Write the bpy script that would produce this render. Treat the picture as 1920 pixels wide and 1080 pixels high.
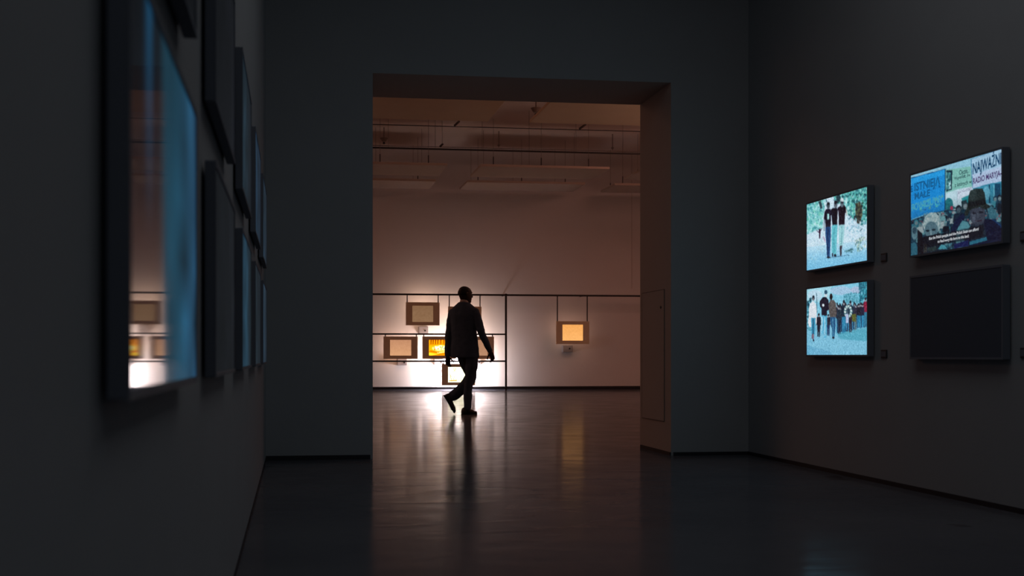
import bpy, bmesh, math, random
import numpy as np
from mathutils import Vector, Matrix
random.seed(7); RNG = np.random.default_rng(11)
S = bpy.context.scene
for o in list(bpy.data.objects): bpy.data.objects.remove(o)
COL = S.collection

# ------------------------------------------------------------------ camera
F, CX, CY, H = 2130.0, 827.0, 668.0, 0.82
YAW = math.atan(277/2130)
cy_, sy_ = math.cos(YAW), math.sin(YAW)
cd = bpy.data.cameras.new('camera'); cam = bpy.data.objects.new('camera', cd); COL.objects.link(cam)
cam.location = (0, 0, H); cam.rotation_euler = (math.pi/2, 0, -YAW)
cd.sensor_width = 36; cd.lens = F/1920*36
cd.shift_x = (960-CX)/1920; cd.shift_y = (CY-540)/1920
cd.clip_start = 0.02; cd.clip_end = 100
cd.dof.use_dof = True; cd.dof.focus_distance = 14; cd.dof.aperture_fstop = 4.0
S.camera = cam
# ------------------------------------------------------------------ world, lights, exposure
S.view_settings.view_transform = 'Standard'; S.view_settings.look = 'None'
S.view_settings.exposure = 0; S.view_settings.gamma = 1; S.view_settings.use_curve_mapping = False
w = bpy.data.worlds.new('world'); S.world = w; w.use_nodes = True
w.node_tree.nodes['Background'].inputs[0].default_value = (.3, .4, .5, 1)
w.node_tree.nodes['Background'].inputs[1].default_value = 0.01

def area(name, loc, rot, sx, sy, col, e, spread=180):
    l = bpy.data.lights.new(name, 'AREA'); l.shape = 'RECTANGLE'; l.size = sx; l.size_y = sy
    l.color = col; l.energy = e; l.spread = math.radians(spread)
    o = bpy.data.objects.new(name, l); COL.objects.link(o); o.location = loc; o.rotation_euler = rot
    return o
area('added_near_fill', (1.9, 4.4, 4.5), (0, 0, 0), 2.2, 4, (.96, .94, .95), 14.5)  # added fill for the near room's ambient level, not a known fitting
area('added_near_fill', (2.0, -2.0, 4.5), (0, 0, 0), 2.2, 3, (.90, .94, 1.0), 11)  # added rear fill for surfaces that face away from the partition
area('added_hall_fill', (9.0, 19, 5.6), (0, 0, 0), 3, 8, (1.0, .46, .35), 130)  # added warm fill out of view, lifts the hall's ambient light
area('added_hall_upfill', (8.5, 15, 2.6), (math.pi, 0, 0), 2, 6, (1.0, .60, .46), 55)  # unseen fill added to brighten the hall ceiling from below
area('added_hall_fill', (-5.5, 19, 5.6), (0, 0, 0), 3, 8, (1.0, .46, .30), 150)  # second added hall fill, out of view on the left

def P(px, py, Y):
    """world point on the plane at distance Y along the room, in the direction seen at px, py"""
    u = (px-CX)/F
    d = Y/(cy_-sy_*u)
    return Vector((d*(sy_+cy_*u), Y, H+(CY-py)/F*d))
def PX(px, py, X):
    u = (px-CX)/F
    d = X/(sy_+cy_*u)
    return Vector((X, d*(cy_-sy_*u), H+(CY-py)/F*d))

# ------------------------------------------------------------------ materials
def lin(c):
    c = np.asarray(c, dtype=float)/255.0
    return np.where(c <= .04045, c/12.92, ((c+.055)/1.055)**2.4)
def mat(name, col, rough=.6, metal=0, spec=.5, noise=0, nscale=8, bump=0, bscale=60, coat=0):
    m = bpy.data.materials.new(name); m.use_nodes = True
    nt = m.node_tree; b = nt.nodes['Principled BSDF']
    b.inputs['Base Color'].default_value = (*col, 1); b.inputs['Roughness'].default_value = rough
    b.inputs['Metallic'].default_value = metal; b.inputs['Specular IOR Level'].default_value = spec
    b.inputs['Coat Weight'].default_value = coat
    tc = nt.nodes.new('ShaderNodeTexCoord')
    if noise:
        n = nt.nodes.new('ShaderNodeTexNoise'); n.inputs['Scale'].default_value = nscale; n.inputs['Detail'].default_value = 5
        nt.links.new(tc.outputs['Object'], n.inputs['Vector'])
        r = nt.nodes.new('ShaderNodeMix'); r.data_type = 'RGBA'
        r.inputs['A'].default_value = (*[c*(1-noise) for c in col], 1); r.inputs['B'].default_value = (*[min(1, c*(1+noise)) for c in col], 1)
        nt.links.new(n.outputs['Fac'], r.inputs['Factor']); nt.links.new(r.outputs['Result'], b.inputs['Base Color'])
    if bump:
        n2 = nt.nodes.new('ShaderNodeTexNoise'); n2.inputs['Scale'].default_value = bscale; n2.inputs['Detail'].default_value = 3
        nt.links.new(tc.outputs['Object'], n2.inputs['Vector'])
        bp = nt.nodes.new('ShaderNodeBump'); bp.inputs['Strength'].default_value = bump; bp.inputs['Distance'].default_value = .01
        nt.links.new(n2.outputs['Fac'], bp.inputs['Height']); nt.links.new(bp.outputs['Normal'], b.inputs['Normal'])
    return m
M_grey = mat('grey_painted_plaster', (.34, .36, .38), .75, noise=.06, nscale=2, bump=.06, bscale=90, spec=.25)
M_white = mat('white_painted_plaster', (.72, .68, .66), .8, noise=.04, nscale=1.5, bump=.05, bscale=40, spec=.25)
M_reveal = mat('reveal_plaster', (.48, .43, .40), .75, noise=.05, nscale=2, spec=.25)
M_ceil = mat('ceiling_plaster', (.85, .74, .68), .85, noise=.06, nscale=1, spec=.2)
M_base = mat('dark_baseboard', (.012, .013, .02), .6)
M_rail = mat('black_steel', (.006, .006, .008), .45, metal=0)
M_board = mat('brown_cardboard', (.74, .60, .42), .8, noise=.06, nscale=30)
M_box = mat('grey_box_plastic', (.34, .31, .32), .5)
M_knob = mat('black_knob', (.02, .015, .015), .4)
M_tv = mat('black_tv_plastic', (.16, .18, .22), .6, spec=.2)
M_panel = mat('acoustic_panel', (.56, .45, .38), .9, noise=.05, nscale=3, spec=.15)
M_panel_dark = mat('ochre_acoustic_panel', (.80, .62, .44), .9, noise=.05, nscale=3, spec=.15)
M_wire = mat('thin_steel_wire', (.26, .20, .17), .5)
M_suit = mat('black_suit_cloth', (.07, .105, .165), .9, noise=.2, nscale=30, bump=.15, bscale=150, spec=.2)
M_trous = mat('black_trouser_cloth', (.065, .10, .155), .9, noise=.2, nscale=30, bump=.15, bscale=150, spec=.2)
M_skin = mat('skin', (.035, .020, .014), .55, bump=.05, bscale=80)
M_hair = mat('cropped_hair', (.006, .005, .005), .8, bump=.3, bscale=400)
M_shirt = mat('pale_shirt', (.55, .48, .46), .7)
M_shoe = mat('black_shoe_leather', (.02, .02, .025), .4)
M_sole = mat('black_rubber_sole', (.01, .01, .01), .8)
M_track = mat('dark_light_track', (.03, .02, .018), .5)
M_plate = mat('dark_label_plate', (.03, .035, .04), .5)

def floor_mat():
    m = bpy.data.materials.new('polished_concrete'); m.use_nodes = True
    nt = m.node_tree; N = nt.nodes; L = nt.links; b = N['Principled BSDF']
    tc = N.new('ShaderNodeTexCoord')
    n = N.new('ShaderNodeTexNoise'); n.inputs['Scale'].default_value = .9; n.inputs['Detail'].default_value = 7
    L.new(tc.outputs['Object'], n.inputs['Vector'])
    cr = N.new('ShaderNodeValToRGB'); cr.color_ramp.elements[0].position = .3; cr.color_ramp.elements[1].position = .75
    cr.color_ramp.elements[0].color = (.085, .088, .105, 1); cr.color_ramp.elements[1].color = (.125, .128, .145, 1)
    L.new(n.outputs['Fac'], cr.inputs['Fac'])
    v = N.new('ShaderNodeTexNoise'); v.inputs['Scale'].default_value = 2.3; v.inputs['Detail'].default_value = 2
    L.new(tc.outputs['Object'], v.inputs['Vector'])
    sp = N.new('ShaderNodeValToRGB'); sp.color_ramp.elements[0].position = .27; sp.color_ramp.elements[1].position = .31
    sp.color_ramp.elements[0].color = (.55, .5, .5, 1); sp.color_ramp.elements[1].color = (1, 1, 1, 1)
    L.new(v.outputs['Fac'], sp.inputs['Fac'])
    mx = N.new('ShaderNodeMix'); mx.data_type = 'RGBA'; mx.blend_type = 'MULTIPLY'; mx.inputs['Factor'].default_value = 1
    L.new(cr.outputs['Color'], mx.inputs['A']); L.new(sp.outputs['Color'], mx.inputs['B'])
    L.new(mx.outputs['Result'], b.inputs['Base Color'])
    # wear in the polish
    n2 = N.new('ShaderNodeTexNoise'); n2.inputs['Scale'].default_value = 1.6; n2.inputs['Detail'].default_value = 6
    L.new(tc.outputs['Object'], n2.inputs['Vector'])
    mr = N.new('ShaderNodeMapRange'); mr.inputs['From Min'].default_value = .3; mr.inputs['From Max'].default_value = .7
    mr.inputs['To Min'].default_value = .11; mr.inputs['To Max'].default_value = .17
    L.new(n2.outputs['Fac'], mr.inputs['Value']); L.new(mr.outputs['Result'], b.inputs['Roughness'])
    b.inputs['Specular IOR Level'].default_value = .4
    # trowel marks, longer across the room
    mp = N.new('ShaderNodeMapping'); mp.inputs['Scale'].default_value = (1.0, 1.6, 1)
    L.new(tc.outputs['Object'], mp.inputs['Vector'])
    n3 = N.new('ShaderNodeTexNoise'); n3.inputs['Scale'].default_value = 2.6; n3.inputs['Detail'].default_value = 3; n3.inputs['Distortion'].default_value = .6
    L.new(mp.outputs['Vector'], n3.inputs['Vector'])
    bp = N.new('ShaderNodeBump'); bp.inputs['Strength'].default_value = .35; bp.inputs['Distance'].default_value = .006
    L.new(n3.outputs['Fac'], bp.inputs['Height']); L.new(bp.outputs['Normal'], b.inputs['Normal'])
    # worn sealer: only part of the surface is polished
    df = N.new('ShaderNodeBsdfDiffuse'); L.new(mx.outputs['Result'], df.inputs['Color'])
    ms = N.new('ShaderNodeMixShader'); wr = N.new('ShaderNodeMapRange')
    wr.inputs['From Min'].default_value = .3; wr.inputs['From Max'].default_value = .7
    wr.inputs['To Min'].default_value = .46; wr.inputs['To Max'].default_value = .62
    L.new(n3.outputs['Fac'], wr.inputs['Value']); L.new(wr.outputs['Result'], ms.inputs['Fac'])
    L.new(df.outputs[0], ms.inputs[1]); L.new(b.outputs[0], ms.inputs[2]); L.new(ms.outputs[0], N['Material Output'].inputs['Surface'])
    return m
M_floor = floor_mat()

# ------------------------------------------------------------------ helpers
def box(bm, a, b, bev=0):
    x0, x1 = sorted((a[0], b[0])); y0, y1 = sorted((a[1], b[1])); z0, z1 = sorted((a[2], b[2]))
    vs = [bm.verts.new(p) for p in ((x0,y0,z0),(x1,y0,z0),(x1,y1,z0),(x0,y1,z0),(x0,y0,z1),(x1,y0,z1),(x1,y1,z1),(x0,y1,z1))]
    fs = [bm.faces.new([vs[i] for i in f]) for f in ((0,3,2,1),(4,5,6,7),(0,1,5,4),(1,2,6,5),(2,3,7,6),(3,0,4,7))]
    if bev:
        es = list({e for f in fs for e in f.edges})
        bmesh.ops.bevel(bm, geom=es, offset=bev, segments=2, affect='EDGES', profile=.5)
def obj(name, bm, m, parent=None, smooth=False):
    me = bpy.data.meshes.new(name); bm.to_mesh(me); bm.free(); me.materials.append(m)
    if smooth:
        for p in me.polygons: p.use_smooth = True
    o = bpy.data.objects.new(name, me); COL.objects.link(o)
    if parent: o.parent = parent; o.matrix_parent_inverse = parent.matrix_world.inverted()
    return o
def bx(name, a, b, m, parent=None, bev=0):
    bm = bmesh.new(); box(bm, a, b, bev); return obj(name, bm, m, parent)
def struct(name, a, b, m, parent=None, bev=0):
    o = bx(name, a, b, m, parent, bev)
    if not parent: o['kind'] = 'structure'
    return o
def thing(name, label, cat, loc=(0,0,0), group=None):
    o = bpy.data.objects.new(name, None); COL.objects.link(o); o.location = loc; o.empty_display_size = .1
    o['label'] = label; o['category'] = cat
    if group: o['group'] = group
    bpy.context.view_layer.update()
    return o
def tube(bm, a, b, r, n=10):
    a = Vector(a); b = Vector(b); d = (b-a).normalized(); q = d.to_track_quat('Z', 'Y').to_matrix()
    A = []; B = []
    for i in range(n):
        t = 2*math.pi*i/n; v = q @ Vector((math.cos(t)*r, math.sin(t)*r, 0))
        A.append(bm.verts.new(a+v)); B.append(bm.verts.new(b+v))
    for i in range(n): bm.faces.new((A[i], A[(i+1)%n], B[(i+1)%n], B[i]))
    bm.faces.new(A[::-1]); bm.faces.new(B)

# ------------------------------------------------------------------ the setting
YP0, YP1 = 9.05, 9.89          # partition front and back
XL, XR = -.2166, 3.757         # side walls of the near room
OX0, OX1, OZ = .628, 3.09, 3.078
YF = 27.3; ZC = 5.82           # far wall and far ceiling
struct('floor', (-9, -5, -.1), (13, YF+.3, 0), M_floor)
struct('wall_left', (XL-.2, -5, .0), (XL, YP0, 4.6), M_grey)
struct('wall_right', (XR, -5, .0), (XR+.2, YP0, 4.6), M_grey)
struct('wall_rear', (XL-.2, -5.2, 0), (XR+.2, -5, 4.6), M_grey)
struct('ceiling', (XL-.2, -5.2, 4.6), (XR+.2, YP0, 4.8), M_grey)
# partition with the opening, its reveals in the hall's paler plaster
bm = bmesh.new()
box(bm, (-9, YP0, 0), (OX0, YP1, ZC)); box(bm, (OX1, YP0, 0), (13, YP1, ZC)); box(bm, (OX0, YP0, OZ), (OX1, YP1, ZC))
pw = obj('wall_partition', bm, M_grey); pw['kind'] = 'structure'
pw.data.materials.append(M_reveal)
for p in pw.data.polygons:
    c = p.center
    if p.normal.y > .5 or (abs(p.normal.x) > .5 and OX0-.01 < c.x < OX1+.01) or (p.normal.z < -.5 and OX0 < c.x < OX1 and c.z > 1): p.material_index = 1
struct('wall_far', (-9, YF, 0), (13, YF+.3, ZC+.4), M_white)
struct('wall_hall_left', (-9.3, YP0, 0), (-9, YF+.3, ZC+.4), M_white)
struct('wall_hall_right', (13, YP0, 0), (13.3, YF+.3, ZC+.4), M_white)
struct('ceiling_hall', (-9, YP1, ZC), (13, YF, ZC+.2), M_ceil)
# dark skirting strips; near-room ones paint in the shade of a recessed gap
def base(name, a, b): struct(name, a, b, M_base)
base('baseboard_left', (XL, -5, 0), (XL+.004, YP0, .02))
base('baseboard_right', (XR-.010, -5, 0), (XR, YP0, .028))
base('baseboard_partition', (XL+.004, YP0-.012, 0), (OX0-.02, YP0, .035))
base('baseboard_opening', (OX1+.02, YP0-.012, 0), (XR-.010, YP0, .028))
base('baseboard_reveal', (OX1-.010, YP0+.0, 0), (OX1, YP1-.03, .028))
base('baseboard_far', (-9, YF-.03, 0), (13, YF, .085))
# flush access door in the right reveal
z1 = PX(1225, 547, OX1).z; z0 = PX(1225, 786, OX1).z
ya, yb = PX(1246, 600, OX1).y, PX(1205, 600, OX1).y
d = bx('door_1', (OX1-.006, ya, z0), (OX1, yb, z1), M_reveal, bev=.002); d['kind'] = 'structure'
bm = bmesh.new()
for a, b in (((OX1-.0065, ya-.005, z0), (OX1, ya, z1)), ((OX1-.0065, yb, z0), (OX1, yb+.005, z1)),
             ((OX1-.0065, ya-.005, z1), (OX1, yb+.005, z1+.005)), ((OX1-.0065, ya-.005, z0-.005), (OX1, yb+.005, z0))): box(bm, a, b)
obj('door_joint', bm, mat('shadowed_joint', (.20, .17, .15), .9), d)
k = PX(1242, 576, OX1)
bm = bmesh.new(); tube(bm, (OX1-.012, k.y+.02, k.z), (OX1-.004, k.y+.02, k.z), .012); obj('keyhole', bm, M_knob, d)
# slight joint strip of the far wall near the reveal
j = P(1184, 450, YF); struct('trim_1', (j.x, YF-.004, 2.5), (j.x+.012, YF, ZC), M_reveal)

# ------------------------------------------------------------------ suspended panels, tracks and fittings of the hall ceiling
ZP = 4.80
def yat(py, z, px=950):
    u = (px-CX)/F; d = (z-H)*F/(CY-py); return d*(cy_-sy_*u)
def panel(label, x0, x1, y0, y1, wires, m=M_panel, z=ZP):
    t = thing('ceiling_panel', label, 'ceiling panel', ((x0+x1)/2, (y0+y1)/2, z), 'suspended panels under the hall ceiling')
    bx('panel', (x0, y0, z), (x1, y1, z+.05), m, t, .006)
    for x in wires:
        for y in (y0+.06, y1-.1):
            bm = bmesh.new(); tube(bm, (x, y, z+.045), (x, y, ZC), .004, 6); obj('wire', bm, M_wire, t)
            bm = bmesh.new(); tube(bm, (x, y, z+.04), (x, y, z+.22), .011, 6); obj('wire_grip', bm, M_track, t)
yB0, yB1 = yat(313, ZP), yat(333, ZP); yC0, yC1 = yat(343, ZP), yat(357.5, ZP)
def X(px, y): return P(px, 300, y).x
panel('pale suspended panel on the left in the nearer of the two back rows', X(600, yB0), X(839, yB0), yB0, yB1, [X(713, yB0), X(804, yB0)])
panel('pale suspended panel in the middle of the nearer of the two back rows', X(901, yB0), X(1143, yB0), yB0, yB1, [X(926, yB0), X(1016, yB0), X(1105, yB0)])
panel('pale suspended panel hidden mostly behind the right reveal, nearer back row', X(1205, yB0), X(1450, yB0), yB0, yB1, [X(1230, yB0)])
panel('pale suspended panel on the left in the rearmost row against the far wall', X(590, yC0), X(817, yC0), yC0, yC1, [X(784, yC0)])
panel('pale suspended panel in the middle of the rearmost row against the far wall', X(876, yC0), X(1097, yC0), yC0, yC1, [X(897, yC0), X(979, yC0), X(1061, yC0)])
panel('pale suspended panel on the right in the rearmost row against the far wall', X(1152, yC0), X(1380, yC0), yC0, yC1, [X(1169, yC0)])
yA1 = yat(229, ZP); yA0 = yA1-3.2
panel('ochre suspended panel at top left just inside the opening', X(915, yA1)-5.4, X(915, yA1), yA0, yA1, [X(784, yA1), X(895, yA1)], M_panel_dark)
panel('ochre suspended panel at top right just inside the opening', X(993, yA1), X(993, yA1)+5.4, yA0, yA1, [X(1060, yA1), X(1168, yA1)], M_panel_dark)
# hanging tracks
def track(label, py, z, h, dep, m, nh):
    y = yat(py, z); t = thing('ceiling_track', label, 'ceiling track', (2, y, z))
    bx('track_rail', (-8, y-dep/2, z), (12, y+dep/2, z+h), m, t)
    for i in range(nh):
        x = X(640+i*88, y); bm = bmesh.new(); tube(bm, (x, y, z+h*.5), (x, y, ZC), .004, 6); obj('hanger', bm, M_wire, t)
track('thin ceiling track with little hangers below the ochre panels', 240.5, 5.45, .012, .03, M_track, 7)
track('thick dark ceiling track running above the pale panels', 284, 5.30, .03, .06, M_track, 7)
track('thin pale conduit directly above the thick dark ceiling track', 279.5, 5.42, .014, .03, M_wire, 7)
def spot(label, px, py, z, dx, dz):
    y = yat(py, z, px); x = X(px, y)
    t = thing('spotlight', label, 'spotlight', (x, y, z), 'small black spotlights under the hall ceiling')
    bm = bmesh.new(); tube(bm, (x-dx, y, z-dz), (x+dx, y+.05, z+dz), .022, 10); obj('lamp_tube', bm, M_track, t)
    bm = bmesh.new(); tube(bm, (x+dx*.5, y+.02, z+dz*.4), (x+dx*.5, y+.02, ZC), .005, 6); obj('stem', bm, M_wire, t)
spot('small slanted black spotlight on the left below the ochre panels', 857, 231, 5.4, .05, .05)
spot('small slanted black spotlight on the right below the ochre panels', 1093, 237, 5.4, .07, .05)
spot('smallest slanted black spotlight just above the thick dark track', 828, 272, 5.3, .03, .03)
def detector(label, px, py, z, r):
    y = yat(py, z, px); x = X(px, y)
    t = thing('smoke_detector', label, 'detector', (x, y, z))
    bm = bmesh.new(); bmesh.ops.create_cone(bm, cap_ends=True, segments=20, radius1=r*.5, radius2=r, depth=r*.8, matrix=Matrix.Translation((x, y, z))); obj('housing', bm, M_wire, t)
    bm = bmesh.new(); bmesh.ops.create_uvsphere(bm, u_segments=12, v_segments=8, radius=r*.3, matrix=Matrix.Translation((x, y, z-r*.8))); obj('sensor', bm, M_track, t)
    bm = bmesh.new(); tube(bm, (x, y, z+r*.3), (x, y, ZC), .012, 8); obj('stem', bm, M_wire, t)
detector('wide grey detector at the left edge of the opening under the ceiling', 720, 262, 5.55, .09)
detector('wide grey detector in the gap between the two ochre panels', 1005, 207, 5.3, .10)
detector('tiny dark detector above the middle of the thick track', 935.5, 273, 5.5, .035)
detector('tiny dark detector above the right end of the thick track', 1148.5, 278, 5.5, .035)

# ------------------------------------------------------------------ screens: pictures painted as colour attributes on a fine grid
class Canvas:
    """paints in the coordinates of a quadrilateral as seen; q = TL, TR, BR, BL"""
    def __init__(s, w, h, q, bg):
        s.w, s.h, s.q = w, h, q
        s.a = np.zeros((h, w, 3)); s.a[:] = bg
        (x0, t0), (x1, t1), (_, b1), (_, b0) = q
        s.r = (b1-t1)/(b0-t0)
        U, V = np.meshgrid(np.linspace(0, 1, w), np.linspace(0, 1, h))
        s.U, s.V = U, V
        t = U/(s.r-(s.r-1)*U)          # inverse of u = r t / (1 + (r-1) t)
        s.X = x0+(x1-x0)*t
        top = t0+(t1-t0)*t; bot = b0+(b1-b0)*t
        s.Y = top+(bot-top)*V
    def uv(s, x, y):
        (x0, t0), (x1, t1), (_, b1), (_, b0) = s.q
        t = (x-x0)/(x1-x0); u = s.r*t/(1+(s.r-1)*t)
        top = t0+(t1-t0)*t; bot = b0+(b1-b0)*t
        return u, (y-top)/(bot-top)
    def put(s, m, c, al=1.0):
        s.a[m] = s.a[m]*(1-al)+np.array(c, float)*al
    def mask(s, pts):
        m = np.zeros(s.X.shape, bool); n = len(pts)
        for i in range(n):
            xa, ya = pts[i]; xb, yb = pts[(i+1) % n]
            if ya == yb: continue
            c = ((ya > s.Y) != (yb > s.Y)) & (s.X < (xb-xa)*(s.Y-ya)/(yb-ya)+xa); m ^= c
        return m
    def poly(s, pts, c, al=1.0): s.put(s.mask(pts), c, al)
    def ell(s, x, y, rx, ry, c, al=1.0): s.put(((s.X-x)/rx)**2+((s.Y-y)/ry)**2 < 1, c, al)
    def line(s, x0, y0, x1, y1, wd, c, al=1.0):
        d = math.hypot(x1-x0, y1-y0); nx, ny = -(y1-y0)/d*wd/2, (x1-x0)/d*wd/2
        s.poly([(x0+nx, y0+ny), (x1+nx, y1+ny), (x1-nx, y1-ny), (x0-nx, y0-ny)], c, al)
    def specks(s, pts, n, cols, rmin, rmax, al=.8):
        xs = [p[0] for p in pts]; ys = [p[1] for p in pts]; M = s.mask(pts)
        for _ in range(n):
            x = RNG.uniform(min(xs), max(xs)); y = RNG.uniform(min(ys), max(ys)); r = RNG.uniform(rmin, rmax)
            e = (((s.X-x)/r)**2+((s.Y-y)/(r*RNG.uniform(.7, 1.6)))**2 < 1) & M
            s.put(e, cols[int(RNG.integers(len(cols)))], al)
    def grain(s, amp):
        s.a += RNG.normal(0, amp, s.a.shape[:2])[..., None]; s.a = np.clip(s.a, 0, 255)
    def blur(s, n=1):
        for _ in range(n):
            p = np.pad(s.a, ((1, 1), (1, 1), (0, 0)), 'edge')
            s.a = (p[1:-1, 1:-1]*2+p[:-2, 1:-1]+p[2:, 1:-1]+p[1:-1, :-2]+p[1:-1, 2:])/6

_smat = {}
def screen_mat(strength=1.0, rough=.04, spec=.5):
    k = (strength, rough)
    if k in _smat: return _smat[k]
    m = bpy.data.materials.new('lit_screen'); m.use_nodes = True; nt = m.node_tree; b = nt.nodes['Principled BSDF']
    b.inputs['Base Color'].default_value = (.004, .004, .005, 1); b.inputs['Roughness'].default_value = rough
    b.inputs['Specular IOR Level'].default_value = spec
    a = nt.nodes.new('ShaderNodeAttribute'); a.attribute_name = 'picture'
    nt.links.new(a.outputs['Color'], b.inputs['Emission Color']); b.inputs['Emission Strength'].default_value = strength
    _smat[k] = m; return m
def picture_mesh(name, cv, o, ex, ey, m, parent):
    """grid from corner o (top left), ex to the right, ey downwards; both world vectors"""
    h, w_ = cv.a.shape[:2]
    U, V = np.meshgrid(np.linspace(0, 1, w_), np.linspace(0, 1, h))
    co = np.array(o)[None, None]+U[..., None]*np.array(ex)+V[..., None]*np.array(ey)
    idx = np.arange(w_*h).reshape(h, w_)
    f = np.stack([idx[:-1, :-1], idx[1:, :-1], idx[1:, 1:], idx[:-1, 1:]], -1).reshape(-1, 4)
    me = bpy.data.meshes.new(name); me.from_pydata(co.reshape(-1, 3).tolist(), [], f.tolist())
    at = me.color_attributes.new('picture', 'FLOAT_COLOR', 'POINT')
    c = np.ones((w_*h, 4)); c[:, :3] = lin(cv.a.reshape(-1, 3)); at.data.foreach_set('color', c.astype(np.float32).ravel())
    me.materials.append(m)
    ob = bpy.data.objects.new(name, me); COL.objects.link(ob)
    ob.parent = parent; ob.matrix_parent_inverse = parent.matrix_world.inverted()
    return ob
def emit(name, c, s=1.0):
    m = bpy.data.materials.new(name); m.use_nodes = True; b = m.node_tree.nodes['Principled BSDF']
    b.inputs['Base Color'].default_value = (.01, .01, .01, 1); b.inputs['Emission Color'].default_value = (*lin(c), 1); b.inputs['Emission Strength'].default_value = s
    b.inputs['Specular IOR Level'].default_value = 0
    return m
def lettering(txt, cv, p0, p1, hgt, o, ex, ey, nrm, m, parent, bold=.006):
    """flat letters on the screen: baseline from p0 to p1 and cap height hgt, all in the picture's seen coordinates"""
    cu = bpy.data.curves.new('lettering', 'FONT'); cu.body = txt; cu.resolution_u = 3
    cu.offset = bold
    tmp = bpy.data.objects.new('tmp', cu); COL.objects.link(tmp); bpy.context.view_layer.update()
    me = bpy.data.meshes.new_from_object(tmp.evaluated_get(bpy.context.evaluated_depsgraph_get()))
    bpy.data.objects.remove(tmp)
    xs = [v.co.x for v in me.vertices]; x0, x1 = min(xs), max(xs)
    u0, v0 = cv.uv(*p0); u1, v1 = cv.uv(*p1); _, vt = cv.uv(p0[0], p0[1]-hgt)
    o = Vector(o); ex = Vector(ex); ey = Vector(ey); nrm = Vector(nrm)
    for v in me.vertices:
        t = (v.co.x-x0)/(x1-x0); c = v.co.y/.70
        u = u0+(u1-u0)*t; vv = v0+(v1-v0)*t+(vt-v0)*c
        v.co = o+ex*u+ey*vv+nrm*.0012
    me.materials.clear(); me.materials.append(m); me.name = 'lettering'
    ob = bpy.data.objects.new('lettering', me); COL.objects.link(ob); ob.parent = parent
    bpy.context.view_layer.update(); ob.matrix_parent_inverse = parent.matrix_world.inverted()
    return ob

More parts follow.
